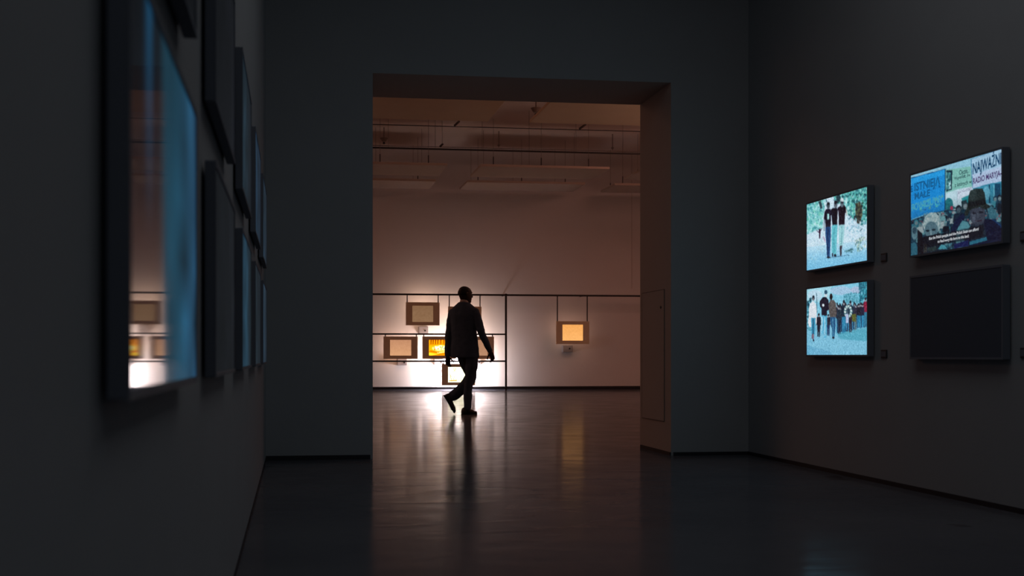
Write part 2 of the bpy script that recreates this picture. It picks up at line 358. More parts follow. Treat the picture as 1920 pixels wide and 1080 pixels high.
# --- picture 1: three men walking arm in arm on a pale path
def picture_three():
    c = Canvas(250, 142, [(125, 298), (765, 122), (765, 920), (125, 1008)], (196, 222, 240))
    c.poly([(100, 760), (780, 700), (780, 1020), (100, 1020)], (170, 212, 236)); [c.poly([(100, y), (780, y-70), (780, 1030), (100, 1030)], (100, 180, 220), .13) for y in range(800, 1000, 20)]
    G = [(84, 176, 176), (140, 214, 210), (60, 140, 150), (190, 232, 236), (110, 200, 180)]
    L = [(100, 290), (330, 230), (300, 420), (290, 560), (200, 590), (130, 620), (100, 620)]
    c.poly(L, (140, 205, 212)); c.specks(L, 420, G, 4, 12)
    R = [(400, 200), (780, 90), (780, 520), (700, 540), (560, 420), (500, 300), (430, 300)]
    c.poly(R, (84, 170, 172)); c.specks(R, 800, G+[(20, 70, 84), (24, 84, 90), (60, 150, 130)], 4, 14)
    c.specks([(300, 240), (420, 200), (420, 300), (300, 320)], 60, [(220, 235, 245), (60, 110, 130)], 4, 9)
    c.poly([(640, 300), (690, 280), (712, 360), (708, 440), (690, 520), (655, 515), (650, 430)], (52, 52, 48)); c.specks([(635, 290), (720, 290), (715, 450), (640, 450)], 60, [(96, 104, 80), (30, 40, 44)], 5, 12)
    c.line(600, 430, 570, 470, 10, (30, 60, 76)); c.poly([(625, 430), (640, 440), (640, 490), (618, 488)], (20, 36, 50))
    c.poly([(430, 215), (475, 200), (490, 260), (450, 300)], (24, 56, 66)); c.poly([(245, 262), (275, 262), (290, 340), (268, 350)], (40, 66, 76))
    c.specks([(560, 420), (780, 520), (780, 900), (540, 640)], 300, [(140, 190, 205), (220, 236, 246), (110, 170, 190), (170, 200, 226)], 3, 9)
    c.specks([(630, 700), (740, 640), (750, 800), (650, 830)], 70, [(70, 110, 110), (230, 240, 240), (150, 180, 150)], 4, 9)
    c.poly([(250, 565), (272, 560), (266, 665), (254, 665)], (46, 22, 50)); c.line(225, 575, 258, 610, 6, (60, 30, 60)); c.line(285, 560, 262, 600, 5, (60, 40, 60))
    c.specks([(130, 640), (320, 600), (320, 900), (130, 900)], 60, [(150, 190, 205), (170, 205, 215)], 3, 7)
    c.specks([(520, 810), (620, 780), (620, 830), (520, 830)], 25, [(40, 90, 100), (80, 130, 140)], 5, 12)
    c.line(690, 600, 715, 570, 8, (40, 80, 90)); c.line(340, 880, 580, 856, 6, (60, 110, 140)); c.line(298, 650, 322, 705, 5, (190, 90, 140))
    # first man
    c.poly([(312, 380), (330, 352), (372, 350), (384, 400), (376, 545), (322, 550), (318, 470), (302, 462)], (14, 14, 36)); c.ell(351, 318, 17, 34, (70, 84, 96)); c.ell(352, 295, 16, 18, (16, 28, 36))
    c.poly([(342, 400), (360, 405), (362, 462), (340, 465)], (160, 220, 220)); c.poly([(322, 548), (377, 542), (378, 650), (366, 870), (338, 878), (332, 740), (322, 640)], (20, 66, 118)); c.line(348, 560, 345, 860, 9, (10, 36, 74))
    c.poly([(303, 470), (316, 470), (312, 590), (302, 590)], (120, 140, 160)); c.ell(352, 875, 20, 9, (14, 18, 30))
    # second
    c.poly([(378, 360), (400, 342), (440, 340), (456, 370), (448, 525), (396, 530)], (8, 10, 26)); c.ell(428, 310, 18, 34, (88, 100, 112)); c.ell(430, 282, 17, 20, (12, 16, 28))
    c.poly([(390, 528), (450, 522), (444, 640), (436, 850), (412, 850), (410, 830), (390, 835), (384, 640)], (96, 186, 200)); c.line(414, 560, 410, 830, 5, (50, 130, 150)); c.poly([(390, 830), (404, 828), (403, 868), (390, 866)], (16, 24, 40)); c.ell(424, 856, 14, 14, (12, 20, 36))
    # third
    c.poly([(448, 345), (480, 318), (520, 312), (545, 352), (548, 390), (530, 405), (524, 522), (464, 528), (460, 400)], (16, 8, 26)); c.ell(497, 290, 20, 46, (92, 110, 122)); c.ell(497, 258, 20, 22, (200, 216, 222)); c.ell(498, 286, 15, 10, (14, 20, 34))
    c.poly([(540, 350), (556, 380), (552, 435), (540, 430)], (180, 190, 190)); c.poly([(462, 530), (523, 524), (520, 640), (504, 752), (466, 750), (464, 640)], (150, 204, 212)); c.line(498, 540, 490, 740, 6, (90, 150, 165))
    c.poly([(472, 752), (500, 750), (494, 800), (492, 862), (476, 862)], (52, 48, 60)); c.line(455, 370, 448, 520, 5, (210, 225, 240)); c.line(380, 420, 385, 540, 4, (190, 215, 235))
    c.blur(1); c.grain(26); c.blur(1); c.grain(6); return c
# --- picture 2: a crowd walking on a road
def picture_walkers():
    c = Canvas(250, 142, [(138, 182), (815, 100), (815, 940), (138, 938)], (126, 196, 222))
    c.poly([(130, 180), (420, 130), (380, 330), (130, 330)], (160, 214, 232)); c.ell(520, 200, 120, 50, (186, 190, 220), .5); c.ell(690, 195, 60, 40, (220, 170, 200), .4); c.ell(230, 250, 80, 60, (205, 215, 235), .5)
    c.poly([(120, 600), (830, 560), (830, 960), (120, 960)], (120, 186, 214)); c.poly([(470, 690), (800, 625), (830, 620), (830, 785), (700, 778), (520, 760)], (84, 166, 190)); c.poly([(130, 820), (400, 905), (450, 950), (130, 950)], (104, 172, 204))
    c.specks([(550, 240), (700, 220), (720, 350), (550, 350)], 200, [(60, 140, 160), (90, 170, 190), (50, 120, 140)], 4, 10, .6)
    c.specks([(722, 100), (815, 90), (815, 350), (722, 340)], 200, [(30, 120, 140), (70, 170, 190), (20, 90, 110)], 4, 14, .8); c.line(745, 110, 740, 330, 14, (20, 84, 110), .7); c.line(775, 110, 772, 250, 10, (20, 84, 110), .7)
    c.specks([(140, 300), (190, 270), (190, 660), (140, 660)], 80, [(40, 110, 130), (90, 160, 180), (20, 60, 80)], 6, 14); c.line(248, 225, 252, 450, 7, (50, 100, 120)); c.line(140, 330, 210, 280, 6, (40, 80, 90))
    D = [(14, 34, 52), (24, 24, 44), (30, 60, 84), (60, 48, 60), (16, 60, 90), (90, 120, 130)]
    def man(x, hy, fy, wd, top, leg, face=(150, 150, 160)):
        hh = fy-hy
        c.poly([(x-wd*.9, hy+hh*.17), (x, hy+hh*.12), (x+wd*.9, hy+hh*.17), (x+wd, hy+hh*.5), (x-wd, hy+hh*.5)], top)
        c.poly([(x-wd*.7, hy+hh*.5), (x+wd*.7, hy+hh*.5), (x+wd*.5, fy), (x+wd*.1, fy), (x, hy+hh*.65), (x-wd*.15, fy), (x-wd*.55, fy)], leg)
        c.ell(x, hy+hh*.08, wd*.42, hh*.075, face); c.ell(x, hy+hh*.045, wd*.42, hh*.05, (20, 30, 44))
    for i in range(46):
        x = 480+i*7.4; man(x, 350+RNG.uniform(-20, 50), 690-(x-480)*.22+RNG.uniform(-10, 5), 17, D[i % 6], [(60, 150, 190), (20, 40, 70), (30, 80, 120)][i % 3])
    man(272, 460, 730, 26, (24, 24, 40), (16, 26, 44)); man(380, 470, 720, 24, (30, 40, 60), (20, 50, 90)); man(505, 370, 700, 24, (18, 40, 54), (20, 40, 60)); man(555, 310, 690, 30, (14, 40, 58), (40, 130, 170)); man(628, 315, 680, 26, (20, 50, 70), (40, 34, 50)); man(798, 280, 620, 26, (130, 30, 60), (50, 120, 150)); man(720, 350, 625, 26, (20, 24, 40), (30, 120, 160)); man(685, 350, 655, 20, (34, 36, 54), (90, 120, 130)); man(765, 350, 625, 20, (30, 36, 60), (40, 130, 170))
    c.poly([(640, 470), (690, 470), (690, 560), (650, 560)], (84, 90, 40)); 
    for k in range(40):
        a = k/40*6.283; c.ell(602+34*math.cos(a), 440+60*math.sin(a), 12, 13, [(225, 235, 235), (150, 190, 190), (60, 110, 120), (190, 215, 220)][k % 4])
    c.poly([(575, 470), (604, 465), (606, 570), (578, 572)], (176, 190, 222))
    # white coat
    c.poly([(172, 345), (208, 315), (240, 350), (250, 430), (250, 560), (238, 590), (232, 510), (185, 510), (190, 620), (165, 615), (148, 560), (160, 500), (162, 400)], (214, 222, 232)); c.ell(211, 282, 14, 32, (20, 30, 44)); c.ell(209, 296, 9, 18, (120, 120, 130))
    c.poly([(186, 512), (236, 512), (228, 700), (192, 700)], (60, 150, 186)); c.line(208, 515, 210, 700, 10, (16, 56, 90)); c.ell(205, 725, 14, 34, (110, 90, 110)); c.ell(213, 770, 9, 12, (30, 30, 50))
    # dark coat with cap
    c.poly([(282, 320), (318, 272), (352, 268), (382, 310), (386, 420), (366, 430), (364, 486), (304, 484), (302, 400), (284, 380)], (14, 18, 38)); c.ell(352, 236, 17, 42, (190, 206, 216)); c.ell(352, 216, 19, 24, (36, 84, 110)); c.ell(322, 366, 13, 16, (210, 226, 236))
    c.poly([(306, 486), (366, 486), (364, 600), (356, 740), (330, 740), (330, 620), (318, 700), (304, 690), (312, 590)], (84, 172, 208)); c.line(338, 500, 342, 720, 8, (200, 225, 240), .8); c.line(312, 500, 306, 660, 8, (210, 228, 240), .7)
    # brown jacket
    c.poly([(384, 345), (400, 312), (440, 305), (466, 345), (474, 470), (460, 505), (398, 505), (386, 440)], (84, 80, 80)); c.ell(411, 270, 17, 38, (20, 16, 22)); c.poly([(386, 500), (396, 505), (394, 560), (384, 560)], (20, 20, 30))
    c.poly([(398, 505), (462, 505), (460, 620), (446, 752), (424, 752), (420, 640), (408, 600)], (28, 84, 128)); c.line(428, 520, 436, 740, 9, (90, 160, 190), .7); c.ell(436, 742, 14, 12, (12, 20, 36))
    c.grain(24); c.blur(1); c.grain(6); return c
# --- picture 3: demonstration with banners and a woman in a hat
def picture_demo():
    c = Canvas(330, 186, [(75, 298), (845, 95), (845, 890), (75, 985)], (110, 170, 196))
    c.poly([(60, 260), (860, 60), (860, 330), (60, 460)], (134, 186, 208)); c.poly([(365, 440), (600, 400), (600, 620), (365, 640)], (176, 206, 218)); c.poly([(600, 400), (860, 360), (860, 560), (600, 560)], (50, 130, 158))
    c.line(740, 400, 742, 560, 10, (10, 50, 76)); c.line(810, 390, 812, 540, 50, (14, 66, 96)); c.line(780, 400, 780, 540, 6, (120, 190, 210)); c.ell(715, 470, 30, 60, (90, 160, 185))
    # dark green trees, roofs
    c.ell(395, 560, 36, 60, (30, 110, 120)); c.ell(420, 610, 40, 40, (34, 100, 112)); c.poly([(500, 500), (600, 470), (600, 560), (520, 580)], (40, 140, 150)); c.poly([(500, 530), (545, 520), (545, 600), (505, 610)], (20, 50, 60)); c.ell(418, 590, 12, 20, (170, 60, 90)); c.poly([(430, 600), (500, 590), (500, 620), (430, 630)], (200, 220, 232))
    # crowd
    c.poly([(60, 660), (360, 600), (620, 620), (860, 560), (860, 1000), (60, 1000)], (22, 60, 84))
    D = [(16, 36, 56), (40, 110, 130), (110, 170, 180), (20, 60, 84), (170, 190, 196), (12, 24, 40), (60, 140, 160), (150, 90, 100)]
    c.specks([(80, 690), (360, 610), (620, 630), (850, 560), (850, 720), (600, 760), (400, 770), (80, 820)], 560, D, 7, 18)
    c.specks([(80, 800), (300, 780), (560, 780), (560, 960), (80, 980)], 120, D[:4], 12, 30)
    def head(x, y, r, hair, face, body):
        c.poly([(x-r*2, y+r*4.5), (x-r*1.5, y+r*1.6), (x, y+r), (x+r*1.6, y+r*1.5), (x+r*2, y+r*4.5)], body); c.ell(x, y, r, r*1.35, hair); c.ell(x, y+r*.4, r*.7, r*.95, face)
    for x, y, r in ((120, 700, 18), (150, 720, 16), (330, 680, 18), (370, 720, 16), (400, 680, 14), (430, 660, 14), (345, 640, 12), (520, 680, 17), (545, 720, 15), (790, 520, 18), (828, 515, 20), (760, 600, 18), (640, 760, 20)):
        k = int(RNG.integers(8)); head(x, y, r, D[k], (110, 140, 150), D[(k+3) % 8])
    head(535, 570, 26, (40, 60, 70), (120, 140, 150), (20, 60, 80)); head(478, 600, 26, (16, 30, 44), (70, 96, 110), (16, 40, 62))
    c.poly([(410, 800), (440, 700), (500, 650), (540, 640), (500, 760), (430, 840)], (14, 30, 66)); c.poly([(720, 600), (760, 580), (800, 640), (800, 700), (740, 690)], (60, 120, 140)); c.ell(825, 610, 22, 50, (14, 34, 50))
    c.poly([(455, 790), (510, 700), (560, 720), (590, 800)], (90, 160, 176))
    # banners
    c.poly([(76, 318), (366, 250), (362, 606), (200, 632), (76, 680)], (24, 132, 204)); c.poly([(76, 318), (366, 250), (365, 300), (76, 372)], (44, 160, 224), .6); c.line(80, 470, 355, 400, 5, (16, 110, 180)); c.line(76, 560, 360, 540, 4, (16, 108, 176)); c.line(365, 250, 361, 606, 7, (14, 44, 80)); c.line(76, 318, 366, 250, 5, (12, 60, 110)); c.line(76, 678, 210, 632, 6, (120, 190, 220))
    c.specks([(80, 540), (350, 480), (350, 560), (80, 630)], 150, [(80, 180, 180), (90, 160, 150), (30, 120, 190), (24, 100, 170)], 4, 10, .7)
    c.poly([(368, 258), (580, 234), (594, 410), (500, 420), (368, 458)], (120, 180, 172)); c.poly([(372, 262), (425, 262), (420, 430), (372, 446)], (20, 44, 60)); c.poly([(372, 280), (412, 282), (412, 420), (372, 430)], (96, 160, 164)); c.poly([(395, 340), (412, 330), (412, 420), (396, 424)], (170, 214, 220)); c.specks([(372, 280), (412, 280), (412, 430), (372, 430)], 26, [(30, 80, 90), (60, 120, 130)], 5, 12)
    c.poly([(468, 440), (595, 410), (595, 470), (468, 520)], (190, 206, 222)); c.line(466, 440, 466, 560, 4, (120, 150, 170))
    c.poly([(586, 170), (850, 85), (850, 370), (700, 400), (600, 425)], (150, 188, 214)); c.poly([(586, 310), (850, 240), (850, 370), (700, 400), (600, 425)], (170, 184, 214), .7); c.line(584, 172, 596, 425, 6, (40, 110, 150)); c.line(586, 172, 850, 88, 4, (70, 130, 170))
    # pale-haired woman left
    c.ell(252, 718, 74, 98, (170, 200, 206)); c.specks([(180, 620), (325, 620), (325, 800), (180, 800)], 100, [(210, 226, 228), (120, 160, 170), (150, 186, 194)], 3, 9, .7)
    c.ell(246, 770, 56, 72, (92, 130, 146)); c.ell(215, 776, 16, 9, (16, 36, 50)); c.ell(266, 770, 17, 9, (16, 36, 50)); c.poly([(236, 780), (248, 775), (252, 815), (234, 818)], (130, 164, 176)); c.poly([(175, 830), (320, 800), (330, 900), (330, 990), (170, 990)], (14, 34, 52)); c.ell(245, 838, 26, 6, (60, 76, 90))
    c.ell(105, 790, 26, 60, (96, 140, 156)); c.ell(105, 770, 18, 30, (46, 80, 100)); c.poly([(76, 880), (110, 870), (136, 930), (136, 990), (76, 990)], (44, 110, 134)); c.poly([(130, 760), (170, 800), (180, 990), (130, 990)], (10, 18, 32)); c.poly([(180, 890), (210, 885), (210, 960), (182, 965)], (56, 60, 60)); c.poly([(215, 925), (290, 910), (290, 950), (215, 955)], (40, 60, 64)); c.poly([(300, 940), (330, 900), (360, 905), (380, 940)], (80, 170, 190)); c.specks([(395, 880), (420, 870), (420, 950), (395, 950)], 20, [(100, 170, 190), (20, 40, 60)], 5, 9)
    # woman in the hat
    c.poly([(540, 820), (590, 740), (690, 690), (780, 700), (848, 760), (848, 900), (560, 925)], (10, 24, 54)); c.poly([(690, 690), (760, 700), (830, 760), (848, 790), (848, 760), (780, 700)], (14, 60, 110)); c.poly([(570, 760), (600, 720), (690, 720), (715, 850), (580, 880)], (26, 44, 62))
    c.poly([(572, 600), (705, 590), (705, 680), (690, 730), (640, 750), (600, 735), (576, 690)], (62, 72, 90)); c.poly([(585, 640), (620, 640), (620, 720), (600, 720)], (84, 96, 116)); c.ell(610, 640, 18, 9, (24, 30, 46)); c.ell(668, 634, 20, 9, (24, 30, 46)); c.poly([(636, 640), (650, 640), (656, 682), (632, 684)], (78, 90, 108)); c.line(622, 710, 676, 706, 7, (56, 34, 52))
    c.poly([(558, 560), (560, 500), (576, 445), (620, 428), (680, 430), (700, 470), (712, 560), (735, 575), (750, 585), (740, 600), (700, 612), (660, 590), (600, 600), (570, 620), (556, 660), (530, 665), (526, 630), (545, 600)], (30, 44, 46)); c.poly([(560, 545), (705, 520), (710, 565), (562, 590)], (16, 26, 32)); c.poly([(580, 450), (620, 432), (640, 520), (575, 530)], (46, 62, 64), .6)
    c.poly([(570, 885), (715, 850), (720, 880), (570, 915)], (40, 120, 150)); c.poly([(440, 900), (560, 870), (560, 925), (440, 940)], (20, 34, 90))
    # caption band
    c.poly([(165, 830), (690, 745), (690, 850), (165, 925)], (6, 10, 22), .55)
    c.a *= (1-.22*np.clip((c.V-.38)*5, 0, 1))[..., None]; c.grain(18); c.blur(1); c.grain(4); return c

def tv(label, side, y_near, z0, z1, cv=None, group=None, wd=.90, letters=(), strength=1.0, face_off=.035, m=None):
    """side -1: on the left wall facing +x; side 1: on the right wall facing -x"""
    xw = XL if side < 0 else XR; s = -side                   # s: direction into the room
    xf = xw+s*face_off; y0, y1 = y_near, y_near+wd
    t = thing('television', label, 'television', (xw, (y0+y1)/2, z0), group)
    bm = bmesh.new(); b = .012
    xb = xw+s*min(.008, face_off*.3)
    box(bm, (xb, y0, z0), (xf-s*.003, y1, z1), .003)
    body = obj('housing', bm, M_tv, t)
    bm = bmesh.new()
    for a, c_ in (((xf-s*.004, y0, z0), (xf, y1, z0+b)), ((xf-s*.004, y0, z1-b), (xf, y1, z1)), ((xf-s*.004, y0, z0+b), (xf, y0+b, z1-b)), ((xf-s*.004, y1-b, z0+b), (xf, y1, z1-b))): box(bm, a, c_)
    obj('bezel', bm, M_tv, t)
    bx('bracket', (xw, (y0+y1)/2-.12, (z0+z1)/2-.1), (xb, (y0+y1)/2+.12, (z0+z1)/2+.1), M_rail, t)
    ys = (y1-b, y0+b) if side > 0 else (y0+b, y1-b)          # picture's left, right
    o = Vector((xf-s*.0022, ys[0], z1-b)); ex = Vector((0, ys[1]-ys[0], 0)); ey = Vector((0, 0, -(z1-z0-2*b)))
    if cv is None: cv = Canvas(3, 3, [(0, 0), (1, 0), (1, 1), (0, 1)], (0, 0, 0))
    sc = picture_mesh('screen', cv, o, ex, ey, m or screen_mat(strength), t)
    if cv is not None:
        bpy.context.view_layer.update()
        for (txt, p0, p1, h, mm) in letters: lettering(txt, cv, p0, p1, h, o, ex, ey, (s, 0, 0), mm, sc, .03 if h > 45 else (.012 if h > 26 else 0))
    return t
# right wall: face x
FO = .052; xface = XR-FO
def ynear(px): return PX(px, 600, xface).y
def spanY(pf, pn): return PX(pn, 600, xface).y, PX(pf, 600, xface).y
gR = 'televisions on the right wall'
ya, yb = spanY(1511.0, 1627); w1 = yb-ya
yc, yd = spanY(1705.5, 1880); w2 = yd-yc
def zz(px, py): return PX(px, py, xface).z
zu0, zu1 = (zz(1512, 508)+zz(1627, 494))/2, (zz(1512, 379)+zz(1627, 348))/2
zl0, zl1 = (zz(1512, 669)+zz(1627, 668))/2, (zz(1512, 540)+zz(1627, 524))/2
tv('lit wall television showing three men walking arm in arm', 1, ya, zu0, zu1, picture_three(), gR, w1, face_off=FO)
tv('lit wall television showing a crowd walking down a road', 1, ya, zl0, zl1, picture_walkers(), gR, w1, face_off=FO)
tx_dark = emit('ink_navy', (16, 62, 100)); tx_black = emit('ink_dark', (20, 46, 60)); tx_pur = emit('ink_plum', (70, 50, 100)); tx_blue = emit('ink_blue', (24, 90, 140)); tx_pale = emit('ink_pale_green', (66, 150, 178)); tx_white = emit('caption_white', (232, 238, 245)); tx_navy = emit('ink_deep_blue', (20, 70, 112))
demo = picture_demo()
LET = [('E', (76, 440), (92, 436), 52, tx_blue), ('ISTNIEJĄ', (106, 432), (326, 382), 68, tx_blue), ('MAŁE', (106, 505), (238, 476), 56, tx_blue), ('DWIEŚCIE LAT', (84, 612), (340, 545), 0, None),
       ('NAJWAŻNI', (600, 302), (842, 220), 92, tx_dark), ('RADIO MARYJA-', (602, 388), (845, 322), 48, tx_pur),
       ('Ojcze,', (484, 305), (560, 288), 40, tx_black), ('Wspomóż, św.', (440, 350), (582, 318), 28, tx_black), ('z których w', (446, 410), (592, 380), 32, tx_black),
       ('DLA TYCH KTÓRZY', (474, 470), (590, 436), 20, tx_pur),
       ('But the Polish people and the Polish State can afford', (230, 856), (648, 790), 24, tx_white), ('to feed every life born to this land.', (302, 884), (568, 846), 24, tx_white)]
LET = [l for l in LET if l[4] is not None]
LET.insert(3, ('POWRZUWY', (84, 602), (345, 530), 58, tx_pale))
zu0b, zu1b = (zz(1706, 482)+zz(1881, 457))/2, (zz(1706, 324)+zz(1881, 277))/2
zl0b, zl1b = (zz(1706, 672)+zz(1881, 676))/2, (zz(1706, 516)+zz(1881, 498))/2
tv('lit wall television showing protest banners and a woman in a hat', 1, yc, zu0b, zu1b, demo, gR, w2, letters=LET, face_off=FO)
tv('switched-off black television under the one with protest banners', 1, yc, zl0b, zl1b, None, gR, w2, face_off=FO, m=mat('dark_screen_glass', (.085, .105, .14), .6, spec=.1))
# small label plates beside the televisions
for px, py, lab in ((1657, 483, 'small dark label plate right of the television with three men'), (1657, 664, 'small dark label plate right of the television with the road crowd'),
                    (1921, 443, 'small dark label plate right of the protest television, at the frame edge'), (1921, 662, 'small dark label plate right of the switched-off television')):
    p = PX(px, py, XR-.006)
    t = thing('label_plate', lab, 'label plate', tuple(p), 'label plates on the right wall')
    bx('plate', (XR-.008, p.y-.035, p.z-.026), (XR, p.y+.035, p.z+.028), M_plate, t, .002)
    bx('card', (XR-.0095, p.y-.028, p.z-.016), (XR-.008, p.y+.028, p.z+.018), M_tv, t)

# left wall, seen at a grazing angle: five columns of two
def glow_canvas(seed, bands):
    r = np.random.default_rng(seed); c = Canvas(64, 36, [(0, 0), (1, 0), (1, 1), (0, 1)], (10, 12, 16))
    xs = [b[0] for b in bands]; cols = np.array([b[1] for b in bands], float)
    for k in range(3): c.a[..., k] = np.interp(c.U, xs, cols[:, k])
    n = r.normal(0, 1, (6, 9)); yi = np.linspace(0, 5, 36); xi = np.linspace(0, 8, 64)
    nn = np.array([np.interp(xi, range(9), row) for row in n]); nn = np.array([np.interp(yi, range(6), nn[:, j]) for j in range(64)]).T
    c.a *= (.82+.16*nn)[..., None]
    if seed == 40:      # a blue reflection-like stripe painted into the upper half of the nearest picture
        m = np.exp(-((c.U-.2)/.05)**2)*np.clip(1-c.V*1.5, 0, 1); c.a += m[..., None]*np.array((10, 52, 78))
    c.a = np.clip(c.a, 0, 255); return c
LZ0, LZ1, UZ0, UZ1 = .77, 1.285, 1.425, 1.94
ords = ['nearest the camera', 'second from the camera', 'third from the camera', 'fourth from the camera', 'farthest from the camera']
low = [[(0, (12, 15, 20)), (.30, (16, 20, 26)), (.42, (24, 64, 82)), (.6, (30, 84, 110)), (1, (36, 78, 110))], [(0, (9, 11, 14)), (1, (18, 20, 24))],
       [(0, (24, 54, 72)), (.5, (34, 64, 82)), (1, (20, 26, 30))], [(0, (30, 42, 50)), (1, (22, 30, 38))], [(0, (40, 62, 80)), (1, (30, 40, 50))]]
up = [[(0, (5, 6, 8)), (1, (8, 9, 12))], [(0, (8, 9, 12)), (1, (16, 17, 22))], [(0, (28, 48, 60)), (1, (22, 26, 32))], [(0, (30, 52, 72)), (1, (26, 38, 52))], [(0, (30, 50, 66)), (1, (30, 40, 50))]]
for i in range(5):
    y = 1.31+i*1.43
    tv('left-wall television in the lower row, '+ords[i]+(', with blue glowing picture' if i == 0 else ''), -1, y, LZ0, LZ1, glow_canvas(40+i, low[i]), 'televisions on the left wall')
    tv('left-wall television in the upper row, '+ords[i], -1, y, UZ0, UZ1, glow_canvas(60+i, up[i]), 'televisions on the left wall')

# ------------------------------------------------------------------ far wall: rail grid, hanging boards, grey boxes
YR = YF-.5
t = thing('hanging_rail_grid', 'black steel rail grid along the lower part of the far wall', 'rail', tuple(P(948, 731, YR)))
rr = .027
def rail(name, a, b): bx(name, a, b, M_rail, t, .003)
xv = P(948.5, 600, YR).x
zt = P(900, 552.5, YR).z; zm = P(900, 626.5, YR).z; zn = P(900, 677, YR).z; zb = P(900, 727.5, YR).z
rail('horizontal_rail', (-8.5, YR-rr/2, zt-rr), (12.5, YR+rr/2, zt+rr*.6))
rail('horizontal_rail', (-8.5, YR-rr/2, zm-rr*.8), (xv, YR+rr/2, zm+rr*.6))
rail('horizontal_rail', (-8.5, YR-rr/2, zn-rr*.8), (xv, YR+rr/2, zn+rr*.6))
rail('horizontal_rail', (-8.5, YR-rr/2, zb-rr*.7), (12.5, YR+rr/2, zb+rr*.7))
rail('vertical_rail', (xv-rr*.9, YR-rr/2-.012, 0), (xv+rr*.9, YR+rr/2-.012, zt+rr))
for x in (-4.0, 11.5): rail('vertical_rail', (x-rr, YR-rr/2-.012, 0), (x+rr, YR+rr/2-.012, zt+rr))
for x in (-6.2, -1.9, xv, 7.0, 11.0):
    bx('wall_bracket', (x-.012, YR+rr/2, zt-.012), (x+.012, YF, zt+.012), M_rail, t)

def plain_picture(c0, c1, seed):
    c = Canvas(40, 30, [(0, 0), (1, 0), (1, 1), (0, 1)], c0)
    c.a += (np.array(c1, float)-np.array(c0, float))*c.V[..., None]
    c.a += np.random.default_rng(seed).normal(0, 5, (30, 40))[..., None]; c.blur(1); return c
def food_picture():
    c = Canvas(80, 60, [(0, 0), (80, 0), (80, 60), (0, 60)], (255, 170, 10))
    c.poly([(0, 0), (80, 0), (80, 20), (0, 22)], (250, 150, 5))
    for x in (7, 15, 24, 33, 44, 56, 68): c.poly([(x, 0), (x+4, 0), (x+2, 18), (x, 18)], (120, 40, 0))
    c.ell(46, 32, 34, 12, (255, 240, 120)); c.ell(44, 30, 26, 8, (255, 255, 210)); c.specks([(16, 22), (80, 20), (80, 40), (16, 42)], 50, [(170, 200, 20), (255, 250, 150), (190, 110, 0), (90, 140, 20)], 1.2, 2.6)
    c.poly([(6, 40), (30, 46), (80, 38), (80, 60), (0, 60), (0, 46)], (240, 130, 0)); c.poly([(30, 48), (80, 40), (80, 46), (34, 52)], (255, 235, 120)); c.poly([(0, 48), (40, 54), (10, 60), (0, 60)], (255, 210, 40)); c.line(4, 42, 40, 48, 1.5, (150, 50, 0))
    c.blur(1); return c
def drawing_picture():
    c = Canvas(80, 60, [(0, 0), (80, 0), (80, 60), (0, 60)], (255, 255, 205))
    k = (96, 70, 10)
    for a in range(7):
        c.ell(25+5*math.cos(a*.9), 8+4*math.sin(a*.9), 1.6, 1.4, k)
    c.line(25, 10, 22, 20, 1.3, k); c.line(24, 14, 33, 20, 1.2, k); c.line(20, 18, 15, 24, 1.1, k); c.line(7, 26, 10, 42, 2.0, k); c.line(10, 34, 16, 40, 1.4, k); c.line(4, 40, 14, 46, 1.4, k)
    c.line(24, 36, 20, 50, 1.3, k); c.line(40, 26, 52, 34, 1.2, (150, 120, 40)); c.line(52, 34, 50, 50, 1.4, (150, 120, 40)); c.line(60, 18, 66, 30, 1.4, (150, 120, 40))
    c.poly([(4, 52), (33, 51), (34, 55), (4, 56)], (160, 120, 20)); c.specks([(4, 46), (60, 46), (60, 56), (4, 56)], 24, [k, (210, 180, 60)], .8, 1.6); c.ell(64, 52, 8, 3, (180, 140, 40))
    return c
def hang_board(label, x0, x1, y0, y1, rail_z, rods, cv, st, lamps, box_px=None):
    """px rectangle measured on the plane of the rails; lamp = (colour, energy) of the back light"""
    a = P(x0, y1, YR); b = P(x1, y0, YR); cxx = (a.x+b.x)/2
    t = thing('hanging_board', label, 'display board', (cxx, YR, a.z), 'boards hanging on the rail grid')
    sx = 12.2/62*(b.x-a.x)*1.0; sx0 = a.x+(b.x-a.x)*.19; sx1 = b.x-(b.x-a.x)*.19; sz0 = a.z+(b.z-a.z)*.15; sz1 = b.z-(b.z-a.z)*.15
    bm = bmesh.new(); ya_, yb_ = YR-.022, YR+.014
    for p, q in (((a.x, ya_, a.z), (sx0, yb_, b.z)), ((sx1, ya_, a.z), (b.x, yb_, b.z)), ((sx0, ya_, a.z), (sx1, yb_, sz0)), ((sx0, ya_, sz1), (sx1, yb_, b.z))): box(bm, p, q)
    obj('board', bm, M_board, t)
    bx('back_cover', (sx0, YR, sz0), (sx1, yb_-.002, sz1), M_rail, t)
    picture_mesh('screen', cv, (sx0, YR-.012, sz1), (sx1-sx0, 0, 0), (0, 0, -(sz1-sz0)), screen_mat(st, .4, .2), t)
    for px in rods:
        x = P(px, 600, YR).x; bx('hanger_rod', (x-.012, YR-.010, b.z-.01), (x+.012, YR+.010, rail_z-rr*.7), M_rail, t)
    for (dx, dz, colr, e) in lamps:
        l = bpy.data.lights.new('back_light', 'AREA'); l.shape = 'RECTANGLE'; l.size = (b.x-a.x)*.7; l.size_y = (b.z-a.z)*.6; l.color = colr; l.energy = e
        lo = bpy.data.objects.new('back_light', l); COL.objects.link(lo); lo.parent = t
        lo.matrix_parent_inverse = t.matrix_world.inverted()
        lo.location = (cxx+dx, YR+.03, (a.z+b.z)/2+dz); lo.rotation_euler = (math.pi/2, 0, 0)
    return t
WARM = (1, .66, .46); PEACH = (1, .58, .40); COOL = (1, .89, .92)
